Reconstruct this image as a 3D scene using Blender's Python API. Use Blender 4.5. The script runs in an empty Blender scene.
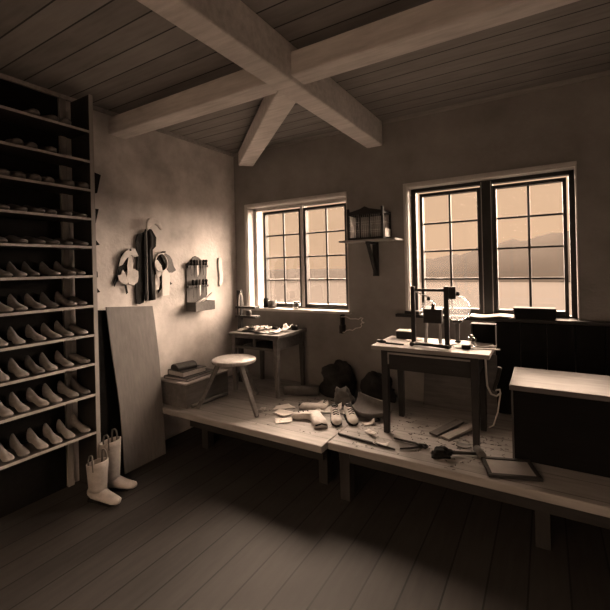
import bpy, bmesh, math, random
from mathutils import Vector, Matrix, noise
C = bpy.context.scene.collection
PI = math.pi
FL = 0.42            # the work platform stands this high over the floor; heights below are measured from its top
rnd = random.Random(5)

# ------------------------------------------------------------------ materials
def nodes(name):
    m = bpy.data.materials.new(name); m.use_nodes = True
    nt = m.node_tree; return m, nt, nt.nodes, nt.links, nt.nodes['Principled BSDF']

def wood(name, base, dark=0.6, rough=0.6, scale=9, axis='X', spec=0.3, bump=0.25):
    m, nt, N, L, P = nodes(name)
    tc = N.new('ShaderNodeTexCoord'); mp = N.new('ShaderNodeMapping')
    s = {'X': (0.12, 1, 1), 'Y': (1, 0.12, 1), 'Z': (1, 1, 0.12)}[axis]
    mp.inputs['Scale'].default_value = s
    n1 = N.new('ShaderNodeTexNoise'); n1.inputs['Scale'].default_value = scale * 4; n1.inputs['Detail'].default_value = 8; n1.inputs['Roughness'].default_value = 0.65
    n2 = N.new('ShaderNodeTexNoise'); n2.inputs['Scale'].default_value = scale * 0.5; n2.inputs['Detail'].default_value = 4
    mx = N.new('ShaderNodeMath'); mx.operation = 'MULTIPLY_ADD'; mx.inputs[1].default_value = 0.65
    m2 = N.new('ShaderNodeMath'); m2.operation = 'MULTIPLY'; m2.inputs[1].default_value = 0.35
    cr = N.new('ShaderNodeValToRGB'); cr.color_ramp.elements[0].position = 0.33; cr.color_ramp.elements[1].position = 0.67
    cr.color_ramp.elements[0].color = (*[c * dark for c in base], 1); cr.color_ramp.elements[1].color = (*base, 1)
    L.new(tc.outputs['Object'], mp.inputs[0]); L.new(mp.outputs[0], n1.inputs[0]); L.new(tc.outputs['Object'], n2.inputs[0])
    L.new(n2.outputs[0], m2.inputs[0]); L.new(n1.outputs[0], mx.inputs[0]); L.new(m2.outputs[0], mx.inputs[2])
    L.new(mx.outputs[0], cr.inputs[0]); L.new(cr.outputs[0], P.inputs['Base Color'])
    b = N.new('ShaderNodeBump'); b.inputs['Strength'].default_value = bump; b.inputs['Distance'].default_value = 0.004
    L.new(n1.outputs[0], b.inputs['Height']); L.new(b.outputs[0], P.inputs['Normal'])
    P.inputs['Roughness'].default_value = rough; P.inputs['Specular IOR Level'].default_value = spec
    return m

def mottled(name, base, lo=0.75, rough=0.9, scale=3.0, bump=0.3, spec=0.15, dist=0.006, metal=0):
    m, nt, N, L, P = nodes(name)
    tc = N.new('ShaderNodeTexCoord')
    n1 = N.new('ShaderNodeTexNoise'); n1.inputs['Scale'].default_value = scale; n1.inputs['Detail'].default_value = 9; n1.inputs['Roughness'].default_value = 0.62
    n2 = N.new('ShaderNodeTexNoise'); n2.inputs['Scale'].default_value = scale * 14; n2.inputs['Detail'].default_value = 6
    cr = N.new('ShaderNodeValToRGB'); cr.color_ramp.elements[0].position = 0.35; cr.color_ramp.elements[1].position = 0.68
    cr.color_ramp.elements[0].color = (*[c * lo for c in base], 1); cr.color_ramp.elements[1].color = (*base, 1)
    L.new(tc.outputs['Object'], n1.inputs[0]); L.new(tc.outputs['Object'], n2.inputs[0])
    L.new(n1.outputs[0], cr.inputs[0]); L.new(cr.outputs[0], P.inputs['Base Color'])
    b = N.new('ShaderNodeBump'); b.inputs['Strength'].default_value = bump; b.inputs['Distance'].default_value = dist
    L.new(n2.outputs[0], b.inputs['Height']); L.new(b.outputs[0], P.inputs['Normal'])
    P.inputs['Roughness'].default_value = rough; P.inputs['Specular IOR Level'].default_value = spec; P.inputs['Metallic'].default_value = metal
    return m

def planks(name, base, width=0.16, axis=1, dark=0.6, gap=0.05, rough=0.65):
    """boards side by side: narrow gaps across `axis`, grain along the other"""
    m, nt, N, L, P = nodes(name)
    tc = N.new('ShaderNodeTexCoord'); sp = N.new('ShaderNodeSeparateXYZ'); L.new(tc.outputs['Object'], sp.inputs[0])
    dv = N.new('ShaderNodeMath'); dv.operation = 'DIVIDE'; dv.inputs[1].default_value = width; L.new(sp.outputs[axis], dv.inputs[0])
    fr = N.new('ShaderNodeMath'); fr.operation = 'FRACT'; L.new(dv.outputs[0], fr.inputs[0])
    fl = N.new('ShaderNodeMath'); fl.operation = 'FLOOR'; L.new(dv.outputs[0], fl.inputs[0])
    gp = N.new('ShaderNodeMath'); gp.operation = 'LESS_THAN'; gp.inputs[1].default_value = gap; L.new(fr.outputs[0], gp.inputs[0])
    wn = N.new('ShaderNodeTexWhiteNoise'); wn.noise_dimensions = '1D'; L.new(fl.outputs[0], wn.inputs['W'])
    mp = N.new('ShaderNodeMapping'); mp.inputs['Scale'].default_value = (0.15, 1, 1) if axis == 1 else (1, 0.15, 1)
    L.new(tc.outputs['Object'], mp.inputs[0])
    n1 = N.new('ShaderNodeTexNoise'); n1.inputs['Scale'].default_value = 26; n1.inputs['Detail'].default_value = 8; L.new(mp.outputs[0], n1.inputs[0])
    n3 = N.new('ShaderNodeTexNoise'); n3.inputs['Scale'].default_value = 3; n3.inputs['Detail'].default_value = 6; L.new(tc.outputs['Object'], n3.inputs[0])
    a = N.new('ShaderNodeMath'); a.operation = 'MULTIPLY_ADD'; a.inputs[1].default_value = 0.3; L.new(wn.outputs[0], a.inputs[0])
    h = N.new('ShaderNodeMath'); h.operation = 'MULTIPLY'; h.inputs[1].default_value = 0.6; L.new(n1.outputs[0], h.inputs[0]); L.new(h.outputs[0], a.inputs[2])
    a2 = N.new('ShaderNodeMath'); a2.operation = 'MULTIPLY_ADD'; a2.inputs[1].default_value = 0.35; L.new(n3.outputs[0], a2.inputs[0]); L.new(a.outputs[0], a2.inputs[2])
    cr = N.new('ShaderNodeValToRGB'); cr.color_ramp.elements[0].position = 0.35; cr.color_ramp.elements[1].position = 0.85
    cr.color_ramp.elements[0].color = (*[c * dark for c in base], 1); cr.color_ramp.elements[1].color = (*base, 1); L.new(a2.outputs[0], cr.inputs[0])
    mx = N.new('ShaderNodeMixRGB'); mx.inputs[2].default_value = (*[c * 0.12 for c in base], 1)
    L.new(gp.outputs[0], mx.inputs[0]); L.new(cr.outputs[0], mx.inputs[1]); L.new(mx.outputs[0], P.inputs['Base Color'])
    b = N.new('ShaderNodeBump'); b.inputs['Strength'].default_value = 0.3; b.inputs['Distance'].default_value = 0.004
    L.new(n1.outputs[0], b.inputs['Height']); L.new(b.outputs[0], P.inputs['Normal'])
    P.inputs['Roughness'].default_value = rough; P.inputs['Specular IOR Level'].default_value = 0.25
    return m

def glass(name, tint=(0.96, 0.96, 0.96), lo=0.04, hi=0.5):
    m, nt, N, L, P = nodes(name); N.remove(P)
    out = N['Material Output']; t = N.new('ShaderNodeBsdfTransparent'); t.inputs[0].default_value = (*tint, 1)
    g = N.new('ShaderNodeBsdfGlossy'); g.inputs['Roughness'].default_value = 0.03
    lw = N.new('ShaderNodeLayerWeight'); lw.inputs[0].default_value = 0.35
    mr = N.new('ShaderNodeMapRange'); mr.inputs[3].default_value = lo; mr.inputs[4].default_value = hi
    L.new(lw.outputs['Facing'], mr.inputs[0])
    x = N.new('ShaderNodeMixShader'); L.new(mr.outputs[0], x.inputs[0]); L.new(t.outputs[0], x.inputs[1]); L.new(g.outputs[0], x.inputs[2]); L.new(x.outputs[0], out.inputs[0])
    return m

def milky(name, lo, hi, mix, col):
    m = glass(name, (.92, .92, .92), lo, hi); nt = m.node_tree; N, L = nt.nodes, nt.links
    src = [n for n in N if n.type == 'MIX_SHADER'][0]; out = N['Material Output']
    d = N.new('ShaderNodeBsdfDiffuse'); d.inputs[0].default_value = (*col, 1); t = N.new('ShaderNodeBsdfTranslucent'); t.inputs[0].default_value = (*col, 1)
    a = N.new('ShaderNodeAddShader'); L.new(d.outputs[0], a.inputs[0]); L.new(t.outputs[0], a.inputs[1])
    x = N.new('ShaderNodeMixShader'); x.inputs[0].default_value = mix; L.new(src.outputs[0], x.inputs[1]); L.new(a.outputs[0], x.inputs[2]); L.new(x.outputs[0], out.inputs[0]); return m

def g(v, w=0.95): return (v, v * w, v * w * 0.97)
M = {
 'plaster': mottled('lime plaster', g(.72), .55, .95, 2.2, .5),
 'plaster_shade': mottled('lime plaster darkened for shade', g(.33), .7, .95, 2.2, .5),  # same plaster, darkened to put the window wall's shade into its colour
 'white': wood('chalky white painted wood', g(.60), .86, .6, 5, 'Z', bump=.12),
 'whitebeam': wood('pale limed beam', g(.80), .62, .8, 6, 'X', bump=.5),
 'darkwood': wood('dark stained wood', g(.028), .5, .55, 8, 'X'),
 'darkwoodz': wood('dark stained wood upright grain', g(.028), .5, .55, 8, 'Z'),
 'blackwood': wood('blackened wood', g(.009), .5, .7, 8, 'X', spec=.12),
 'sash': wood('dark painted sash', g(.035), .7, .5, 8, 'Z'),
 'midwood': wood('worn brown wood', g(.13), .45, .65, 7, 'X', bump=.4),
 'midwoodz': wood('worn brown wood upright grain', g(.11), .45, .65, 7, 'Z', bump=.4),
 'palewood': wood('scrubbed pale wood', g(.42), .55, .65, 7, 'X', bump=.4),
 'palewoodz': wood('scrubbed pale wood upright grain', g(.36), .6, .65, 7, 'Z', bump=.4),
 'stool': wood('worn beech stool', g(.36), .5, .5, 10, 'Z', bump=.3),
 'last': wood('pale beech of the lasts', g(.34), .5, .4, 14, 'X', spec=.45, bump=.08),
 'last2': wood('brown beech of the lasts', g(.17), .6, .42, 14, 'X', spec=.45, bump=.08),
 'crate': wood('rough brown crate boards', g(.17), .45, .8, 5, 'Y', bump=.5),
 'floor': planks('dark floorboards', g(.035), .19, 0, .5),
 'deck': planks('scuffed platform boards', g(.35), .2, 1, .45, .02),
 'ceil': planks('ceiling boards', g(.30), .17, 1, .6, .06),
 'board': wood('grey fibrous hide board', g(.18), .7, .85, 10, 'Z', bump=.35),
 'leather_dk': mottled('dark leather', g(.010), .5, .7, 9, .4, .15),
 'leather_mid': mottled('brown leather', g(.13), .5, .6, 9, .4, .35),
 'leather_pale': mottled('pale undyed leather', g(.70), .6, .75, 9, .3, .25),
 'boot': mottled('boot leather', g(.42), .6, .6, 9, .3, .3),
 'heap': mottled('heaped hide', g(.035), .4, .8, 9, .5, .15),
 'lid': wood('worn chest lid paled for window light', g(.18), .5, .6, 6, 'X'),
 'paper': mottled('pale paper', g(.78), .85, .9, 6, .15, .1),
 'linen': mottled('pale linen', g(.74), .75, .95, 12, .4, .1),
 'iron': mottled('dull iron', g(.045), .6, .5, 20, .25, .5, .002, .85),
 'brass': mottled('tarnished brass', g(.3), .6, .35, 20, .2, .5, .002, .9),
 'wire': mottled('pale wire', g(.8), .85, .45, 20, .1, .4, .001, .1),
 'pane': glass('window pane', (.97, .97, .97), .02, .5),
 'globe': milky('cloudy blown glass globe', .05, .3, .16, (.4, .4, .4)),
 'jar': glass('small jar glass', (.75, .75, .75), .1, .8),
 'field': mottled('pale field', g(.030), .9, 1, .05, .1, spec=0),
 'hill': mottled('wooded hills', g(.025), .8, 1, .05, .3, spec=0),
 'book': mottled('book cover', g(.025), .6, .6, 12, .3, .3),
 'pages': mottled('book pages', g(.5), .8, .9, 30, .3, .1),
 'slate': mottled('grey slate', g(.34), .8, .6, 8, .2, .3),
}

# ------------------------------------------------------------------ mesh builder
class MB:
    def __init__(s): s.v = []; s.f = []; s.sm = []
    def add(s, vs, fs, smooth=False):
        o = len(s.v); s.v += [Vector(v) for v in vs]
        for f in fs: s.f.append([i + o for i in f]); s.sm.append(smooth)
        return s
    def box(s, x0, x1, y0, y1, z0, z1, M_=None):
        vs = [Vector((x, y, z)) for x in (x0, x1) for y in (y0, y1) for z in (z0, z1)]
        if M_: vs = [M_ @ v for v in vs]
        return s.add(vs, [(0, 1, 3, 2), (4, 6, 7, 5), (0, 4, 5, 1), (2, 3, 7, 6), (0, 2, 6, 4), (1, 5, 7, 3)])
    def bar(s, a, b, w, h=None, w2=None, h2=None):
        """squared bar between two points, optionally tapered"""
        a, b = Vector(a), Vector(b); h = h or w; w2 = w2 or w; h2 = h2 or h
        d = (b - a).normalized(); up = Vector((0, 0, 1)) if abs(d.z) < .9 else Vector((0, 1, 0))
        r = d.cross(up).normalized(); u = r.cross(d)
        vs = [a + r * i * w / 2 + u * j * h / 2 for i, j in ((-1, -1), (1, -1), (1, 1), (-1, 1))] + \
             [b + r * i * w2 / 2 + u * j * h2 / 2 for i, j in ((-1, -1), (1, -1), (1, 1), (-1, 1))]
        return s.add(vs, [(3, 2, 1, 0), (4, 5, 6, 7), (0, 1, 5, 4), (1, 2, 6, 5), (2, 3, 7, 6), (3, 0, 4, 7)])
    def tube(s, pts, r, n=8, close=False):
        pts = [Vector(p) for p in pts]; rs = r if isinstance(r, (list, tuple)) else [r] * len(pts)
        vs = []; prev = None
        for i, p in enumerate(pts):
            if close: d = pts[(i + 1) % len(pts)] - pts[i - 1]
            else: d = pts[min(i + 1, len(pts) - 1)] - pts[max(i - 1, 0)]
            d.normalize()
            if prev is None:
                up = Vector((0, 0, 1)) if abs(d.z) < .9 else Vector((1, 0, 0)); a = d.cross(up).normalized()
            else:
                a = (prev - d * prev.dot(d)).normalized()
            b = d.cross(a); prev = a
            vs += [p + (a * math.cos(2 * PI * k / n) + b * math.sin(2 * PI * k / n)) * rs[i] for k in range(n)]
        fs = []; m = len(pts)
        for i in range(m if close else m - 1):
            j = (i + 1) % m
            for k in range(n): fs.append((i * n + k, i * n + (k + 1) % n, j * n + (k + 1) % n, j * n + k))
        s.add(vs, fs, True)
        if not close:
            o = len(s.v) - len(vs)
            s.f.append([o + k for k in range(n)][::-1]); s.sm.append(False)
            s.f.append([o + (m - 1) * n + k for k in range(n)]); s.sm.append(False)
        return s
    def lathe(s, prof, n=32, c=(0, 0, 0), M_=None, smooth=True):
        vs = []; c = Vector(c)
        for r, z in prof:
            for k in range(n):
                v = Vector((r * math.cos(2 * PI * k / n), r * math.sin(2 * PI * k / n), z))
                vs.append((M_ @ v if M_ else v) + c)
        m = len(prof); fs = [(i * n + k, i * n + (k + 1) % n, (i + 1) * n + (k + 1) % n, (i + 1) * n + k) for i in range(m - 1) for k in range(n)]
        s.add(vs, fs, smooth); o = len(s.v) - len(vs)
        if prof[0][0] > 1e-4: s.f.append([o + k for k in range(n)][::-1]); s.sm.append(False)
        if prof[-1][0] > 1e-4: s.f.append([o + (m - 1) * n + k for k in range(n)]); s.sm.append(False)
        return s
    def prism(s, poly, a, t, axis='X'):
        """polygon in the plane across `axis`, from a to a+t along it"""
        n = len(poly)
        def P(p, q):
            return (q, p[0], p[1]) if axis == 'X' else ((p[0], q, p[1]) if axis == 'Y' else (p[0], p[1], q))
        vs = [P(p, a) for p in poly] + [P(p, a + t) for p in poly]
        return s.add(vs, [tuple(range(n))[::-1], tuple(range(n, 2 * n))] + [(i, (i + 1) % n, n + (i + 1) % n, n + i) for i in range(n)])
    def loft(s, rings, smooth=True, caps=True):
        n = len(rings[0]); m = len(rings); vs = [v for r in rings for v in r]
        s.add(vs, [(i * n + k, i * n + (k + 1) % n, (i + 1) * n + (k + 1) % n, (i + 1) * n + k) for i in range(m - 1) for k in range(n)], smooth)
        if caps:
            o = len(s.v) - len(vs)
            s.f.append([o + k for k in range(n)][::-1]); s.sm.append(smooth); s.f.append([o + (m - 1) * n + k for k in range(n)]); s.sm.append(smooth)
        return s
    def sheet(s, x0, x1, y0, y1, hf, nx=12, ny=12, t=.003, M_=None, shape=None):
        """a limp sheet with thickness; hf(x,y) gives its height; shape(u,v) warps its outline"""
        top = []
        for j in range(ny + 1):
            for i in range(nx + 1):
                u, v = i / nx, j / ny
                x, y = x0 + (x1 - x0) * u, y0 + (y1 - y0) * v
                if shape: x, y = shape(u, v, x, y)
                top.append(Vector((x, y, hf(x, y))))
        bot = [v - Vector((0, 0, t)) for v in top]; W = nx + 1; K = len(top); vs = top + bot
        if M_: vs = [M_ @ v for v in vs]
        fs = []
        for j in range(ny):
            for i in range(nx):
                a = j * W + i; q = (a, a + 1, a + 1 + W, a + W); fs.append(q); fs.append(tuple(k + K for k in q[::-1]))
        e = [i for i in range(W)] + [j * W + nx for j in range(1, ny + 1)] + [ny * W + i for i in range(nx - 1, -1, -1)] + [j * W for j in range(ny - 1, 0, -1)]
        for a, b in zip(e, e[1:] + e[:1]): fs.append((b, a, a + K, b + K))
        return s.add(vs, fs, True)
    def build(s, name, mat, parent=None, loc=None, bevel=0, rotz=0, sub=0, auto=True):
        me = bpy.data.meshes.new(name); me.from_pydata([tuple(v) for v in s.v], [], s.f)
        bm = bmesh.new(); bm.from_mesh(me)
        for f, k in zip(bm.faces, s.sm): f.smooth = k
        bmesh.ops.recalc_face_normals(bm, faces=bm.faces); bm.to_mesh(me); bm.free()
        me.materials.append(M[mat] if isinstance(mat, str) else mat)
        o = bpy.data.objects.new(name, me); C.objects.link(o)
        if parent: o.parent = parent
        if loc: o.location = loc
        o.rotation_euler.z = rotz
        if bevel:
            b = o.modifiers.new('bevel', 'BEVEL'); b.width = bevel; b.segments = 2; b.limit_method = 'ANGLE'
        if sub:
            b = o.modifiers.new('sub', 'SUBSURF'); b.levels = sub; b.render_levels = sub
        return o

def thing(name, label, cat, loc=(0, 0, 0), rotz=0, group=None):
    o = bpy.data.objects.new(name, None); C.objects.link(o); o.empty_display_size = .1
    o.location = loc; o.rotation_euler = (0, 0, rotz); o['label'] = label; o['category'] = cat
    if group: o['group'] = group
    return o
def tag(o, label, cat, group=None):
    o['label'] = label; o['category'] = cat
    if group: o['group'] = group
    return o
def struct(o): o['kind'] = 'structure'; return o
def copy_tree(o, parent=None):
    c = o.copy(); C.objects.link(c); c.parent = parent
    for ch in [k for k in bpy.data.objects if k.parent == o]: copy_tree(ch, c)
    return c
def Rz(a): return Matrix.Rotation(a, 4, 'Z')
def T(x, y, z): return Matrix.Translation((x, y, z))

# ------------------------------------------------------------------ room shell
XR, YB, ZC = 4.7, -5.0, 2.76
WT = .30
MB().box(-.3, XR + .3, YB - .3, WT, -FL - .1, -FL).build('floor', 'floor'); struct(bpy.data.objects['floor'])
struct(MB().box(-.3, XR + .3, YB - .3, WT, ZC, ZC + .06).build('ceiling', 'ceil'))
struct(MB().box(-.3, 0, YB - .3, WT, -FL, ZC).build('wall_left', 'plaster'))
struct(MB().box(XR, XR + .3, YB - .3, WT, -FL, ZC).build('wall_right', 'plaster_shade'))
W3 = (1.0, 3.6, .55, 2.2)      # unseen window added behind the camera to let in fill light
struct(MB().box(0, W3[0], YB - .3, YB, -FL, ZC).box(W3[1], XR, YB - .3, YB, -FL, ZC).box(W3[0], W3[1], YB - .3, YB, -FL, W3[2]).box(W3[0], W3[1], YB - .3, YB, W3[3], ZC).build('wall_back', 'plaster'))
w = MB(); xw = [W3[0], 1.85, 2.75, W3[1]]
for x in xw: w.box(max(x - .03, W3[0]), min(x + .03, W3[1]), YB - .18, YB - .12, W3[2], W3[3])
for z_ in (W3[2], 1.1, 1.65, W3[3] - .04): w.box(W3[0], W3[1], YB - .175, YB - .125, z_, z_ + .04)
struct(w.build('fill_window', 'white'))
W1 = (.20, 1.56); W2 = (2.20, 3.575); ZS, ZT = .80, 2.07
w = MB()
w.box(0, XR, 0, WT, -FL, ZS); w.box(0, XR, 0, WT, ZT, ZC)
w.box(0, W1[0], 0, WT, ZS, ZT); w.box(W1[1], W2[0], 0, WT, ZS, ZT); w.box(W2[1], XR, 0, WT, ZS, ZT)
struct(w.build('wall_front', 'plaster_shade'))

def window(name, x0, x1, glasses, frame_mat, mull_mat, casing_mat):
    """casement pair set back in the wall, each leaf glazed two panes wide and four high"""
    r = bpy.data.objects.new(name, None); C.objects.link(r); r.location = (x0, 0, ZS); struct(r)
    X = lambda x: x - x0
    z = lambda v: v - ZS
    yf, yb = .115, .185
    m = MB(); zt = ZT; fb = .845
    m.box(0, .055, yf, yb, z(fb), z(zt)); m.box(X(x1) - .05, X(x1), yf, yb, z(fb), z(zt))
    m.box(0, X(x1), yf, yb, z(zt) - .045, z(zt)); m.box(0, X(x1), yf, yb, z(fb) - .045, z(fb) + .0)
    m.build('frame', frame_mat, r, bevel=.004)
    c = MB(); c.box(.0, .012, -.008, yf, .03, z(zt)); c.box(X(x1) - .012, X(x1), -.008, yf, .03, z(zt)); c.box(.0, X(x1), -.008, yf, z(zt) - .012, z(zt))
    c.box(-.03, 0, -.02, 0, .0, z(zt) + .03); c.box(0, X(x1), -.02, 0, z(zt) , z(zt) + .03)
    c.build('casing', casing_mat, r, bevel=.003)
    (a0, a1), (b0, b1) = glasses
    mu = MB(); mu.box(X(a1) + .029, X(b0) - .029, yf - .032, yb, z(fb), z(zt) - .03); mu.build('mullion', mull_mat, r, bevel=.004)
    if mull_mat != 'white':
        for e in (a1 + .036, b0 - .044): MB().box(X(e), X(e) + .007, yf - .038, yf - .032, z(fb), z(zt) - .03).build('mullion_bead', 'palewoodz', r)
    for g0, g1 in glasses:
        zb0, zt0 = .885, 1.972
        s = MB(); st = .028
        s.box(X(g0) - st, X(g0), yf - .02, yb - .02, z(zb0) - .04, z(zt0) + st); s.box(X(g1), X(g1) + st, yf - .02, yb - .02, z(zb0) - .04, z(zt0) + st)
        s.box(X(g0), X(g1), yf - .02, yb - .02, z(zt0), z(zt0) + st); s.box(X(g0), X(g1), yf - .02, yb - .02, z(zb0) - .04, z(zb0))
        xm = (g0 + g1) / 2; s.box(X(xm) - .010, X(xm) + .010, .135, .16, z(zb0), z(zt0))
        for k in (1, 2, 3):
            zz = zb0 + (zt0 - zb0) * k / 4 + .005; s.box(X(g0), X(g1), .137, .158, z(zz) - .009, z(zz) + .009)
        o = s.build('sash', 'sash', r, bevel=.002)
        p = MB().box(X(g0) - .002, X(g1) + .002, .146, .149, z(zb0) - .002, z(zt0) + .002).build('pane', 'pane', o)
        MB().box(X(g1) + .008 if g0 == a0 else X(g0) - .022, X(g1) + .022 if g0 == a0 else X(g0) - .008, .085, .098, z(1.33), z(1.43)).build('latch', 'iron', o)
    return r
wn1 = window('window_1', W1[0], W1[1], ((.40, .887), (.982, 1.478)), 'white', 'white', 'white')
MB().box(-.05, W1[1] - W1[0] + .02, -.06, .115, .0, .032).build('sill', 'white', wn1, bevel=.005)
wn2 = window('window_2', W2[0], W2[1], ((2.325, 2.820), (2.980, 3.480)), 'sash', 'darkwoodz', 'white')
MB().box(-.12, W2[1] - W2[0] + .25, -.07, .115, .0, .03).build('sill', 'darkwood', wn2, bevel=.005)

# beams and ceiling trims
struct(MB().box(1.80, 1.97, -4.95, 0, 2.515, ZC).build('trim_1', 'whitebeam', bevel=.012))
struct(MB().box(0, XR, -1.69, -1.52, 2.545, 2.70).build('trim_2', 'whitebeam', bevel=.012))
d = Vector((1.80, -1.60, 0)); dn = d.normalized()
struct(MB().bar(Vector((0.27, -.09, 2.635)), Vector((1.86, -1.52, 2.62)), .18, .17).build('trim_3', 'whitebeam', bevel=.012))
struct(MB().box(0, .02, YB, 0, ZC - .035, ZC).build('trim_4', 'palewood'))
struct(MB().box(0.02, XR, -.02, 0, ZC - .035, ZC).build('trim_5', 'palewood'))
# black boards added for the shade below the second window, right of the table
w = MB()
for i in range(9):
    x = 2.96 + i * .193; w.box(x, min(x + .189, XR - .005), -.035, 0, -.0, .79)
struct(w.build('shade_boarding', 'blackwood', bevel=.004))

# ------------------------------------------------------------------ work platform
pf = thing('work_platform', 'low raised wooden work platform under the tables, its front edge stepped', 'platform', (0, 0, -FL))
MB().box(0.005, 1.93, -1.335, -.005, FL - .055, FL).build('deck', 'deck', pf, bevel=.008)
MB().box(1.933, XR - .01, -1.25, -.04, FL - .055, FL).build('deck', 'deck', pf, bevel=.008)
for x, y in ((.5, -1.05), (1.80, -1.05), (2.05, -1.17), (3.3, -1.05), (4.5, -1.05), (.5, -.2), (1.9, -.2), (3.3, -.2)):
    MB().box(x - .04, x + .04, y - .04, y + .04, 0, FL - .055).build('post', 'darkwoodz', pf, bevel=.004)  # posts darkened to put the shade under the deck into their colour
MB().box(.5, 1.9, -1.27, -1.235, FL - .14, FL - .056).build('joist', 'darkwood', pf)
MB().box(2.0, 4.6, -1.20, -1.165, FL - .14, FL - .056).build('joist', 'darkwood', pf)

# ------------------------------------------------------------------ shelf with lasts
sh = thing('last_rack', 'tall open wooden rack packed with shoe lasts along the left wall', 'shelf', (0, -2.0, -FL))
YE = -1.2
H = 2.72 + FL
up = MB().box(.01, .272, -.028, 0, 0, H).build('upright', 'darkwoodz', sh, bevel=.003)  # end post darkened for the shade on its inner face
MB().box(.273, .280, -.030, .002, 0, H).build('lit_edge_strip', 'palewoodz', sh)  # pale strip paints the light along the post's front
MB().box(.01, .275, YE - .028, YE, 0, H).build('upright', 'midwoodz', sh, bevel=.003)
MB().box(.004, .012, YE, -.13, 0, H).build('back_panel', 'blackwood', sh)
MB().box(.012, .032, -.125, -.075, 0, H).build('back_batten', 'palewoodz', sh, bevel=.003)
SZ = [2.43, 2.192, 1.964, 1.737, 1.513, 1.283, 1.046, .816, .587, .345, .045]
for zz in SZ:
    MB().box(.014, .272, YE + .001, -.029, FL + zz - .018, FL + zz).build('shelf_board', 'midwood' if zz < 1.3 else 'darkwood', sh, bevel=.002)  # upper boards darkened to paint their unlit undersides
    MB().box(.273, .279, YE + .001, -.031, FL + zz - .018, FL + zz + .001).build('lit_front_edge', 'palewood', sh)  # pale strip paints the lit front of each board

def last_mesh(kind):
    # stations: x, half width, bottom z, top z
    S = {'high': [(0, .009, .034, .092), (.006, .015, .020, .112), (.020, .020, .014, .120), (.038, .022, .012, .108), (.062, .024, .014, .092), (.092, .024, .013, .068), (.125, .027, .006, .053), (.160, .033, .001, .045), (.195, .036, .001, .038), (.225, .030, .007, .032), (.248, .014, .014, .026)],
         'low':  [(0, .012, .026, .052), (.008, .024, .016, .066), (.035, .029, .012, .074), (.065, .028, .012, .072), (.100, .027, .010, .064), (.140, .032, .003, .054), (.175, .038, 0, .046), (.208, .039, .002, .040), (.236, .031, .008, .034), (.252, .015, .014, .028)],
         'round': [(0, .014, .026, .060), (.01, .027, .014, .078), (.04, .033, .008, .086), (.08, .034, .006, .082), (.12, .035, .004, .074), (.155, .039, 0, .068), (.19, .042, .002, .064), (.220, .039, .006, .058), (.240, .028, .014, .050), (.249, .013, .022, .042)]}[kind]
    m = MB(); rings = []; n = 14
    for x, hw, z0, z1 in S:
        r = []
        for k in range(n):
            a = 2 * PI * k / n; c, s_ = math.cos(a), math.sin(a)
            yy = hw * math.copysign(abs(c) ** .8, c) * (1 if s_ < .2 else (1 - .45 * s_ * (1 if z1 - z0 > .05 else .5)))
            zz = (z0 + z1) / 2 + (z1 - z0) / 2 * math.copysign(abs(s_) ** (.75 if s_ > 0 else .45), s_)
            r.append(Vector((x, yy + .006 * math.sin(x * 14), zz)))
        rings.append(r)
    return m.loft(rings)
protos = {}
for kind in ('high', 'low', 'round'):
    for mt in ('last', 'last2'):
        o = last_mesh(kind).build('shoe_last', mt); protos[kind, mt] = o
used = set()
ordn = ['first', 'second', 'third', 'fourth', 'fifth', 'sixth', 'seventh']
rowname = ['top shelf', 'second shelf down', 'third shelf down', 'fourth shelf down', 'fifth shelf down', 'sixth shelf down', 'seventh shelf down', 'eighth shelf down', 'third shelf from the bottom', 'second shelf from the bottom', 'bottom shelf']
for r, zz in enumerate(SZ):
    n = 6
    ys = [-2.085 - .107 * k + rnd.uniform(-.008, .008) for k in range(n)]
    if r == 0: ys = ys[1:4]
    if r == 1: ys = ys[2:5]
    for k, y in enumerate(ys):
        if r <= 2: kind = 'round'
        elif r <= 4: kind = 'low' if k < 2 or rnd.random() < .5 else 'high'
        else: kind = 'low' if k == 0 and r < 9 else 'high'
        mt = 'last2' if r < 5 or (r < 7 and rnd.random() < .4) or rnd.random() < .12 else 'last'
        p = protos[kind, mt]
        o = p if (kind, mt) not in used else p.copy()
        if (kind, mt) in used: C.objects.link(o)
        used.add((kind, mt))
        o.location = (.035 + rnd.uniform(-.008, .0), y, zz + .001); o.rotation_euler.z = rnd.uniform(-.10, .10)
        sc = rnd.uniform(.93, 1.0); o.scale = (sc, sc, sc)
        tone = 'pale' if mt == 'last' else 'brown'
        shp = {'high': 'high-heeled-cone', 'low': 'low', 'round': 'stubby round'}[kind]
        tag(o, f'{tone} wooden shoe last, {ordn[k]} from the end post on the {rowname[r]}', 'shoe last', 'wooden shoe lasts on the rack')
for key, p in protos.items():
    if key not in used: bpy.data.objects.remove(p)

# dark leather pieces hung on the outer face of the rack's end post
hung = [
 ([(-1.972, 2.122), (-1.890, 2.106), (-1.925, 1.951), (-1.972, 1.937)], 'large dark leather flap hung highest on the rack end post'),
 ([(-1.972, 1.822), (-1.915, 1.822), (-1.945, 1.700), (-1.972, 1.635)], 'long tapering dark leather flap, second from the top on the rack end post'),
 ([(-1.972, 1.602), (-1.912, 1.529), (-1.972, 1.519)], 'dark triangular leather scrap, third from the top on the rack end post'),
 ([(-1.972, 1.483), (-1.948, 1.378), (-1.972, 1.374)], 'narrow dark leather scrap, fourth from the top on the rack end post'),
 ([(-1.972, 1.332), (-1.938, 1.311), (-1.937, 1.265), (-1.972, 1.259)], 'small squarish dark leather scrap, second from the bottom on the rack end post'),
 ([(-1.972, 1.214), (-1.918, 1.143), (-1.972, 1.137)], 'lowest dark triangular leather scrap on the rack end post, above the hide board')]
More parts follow.
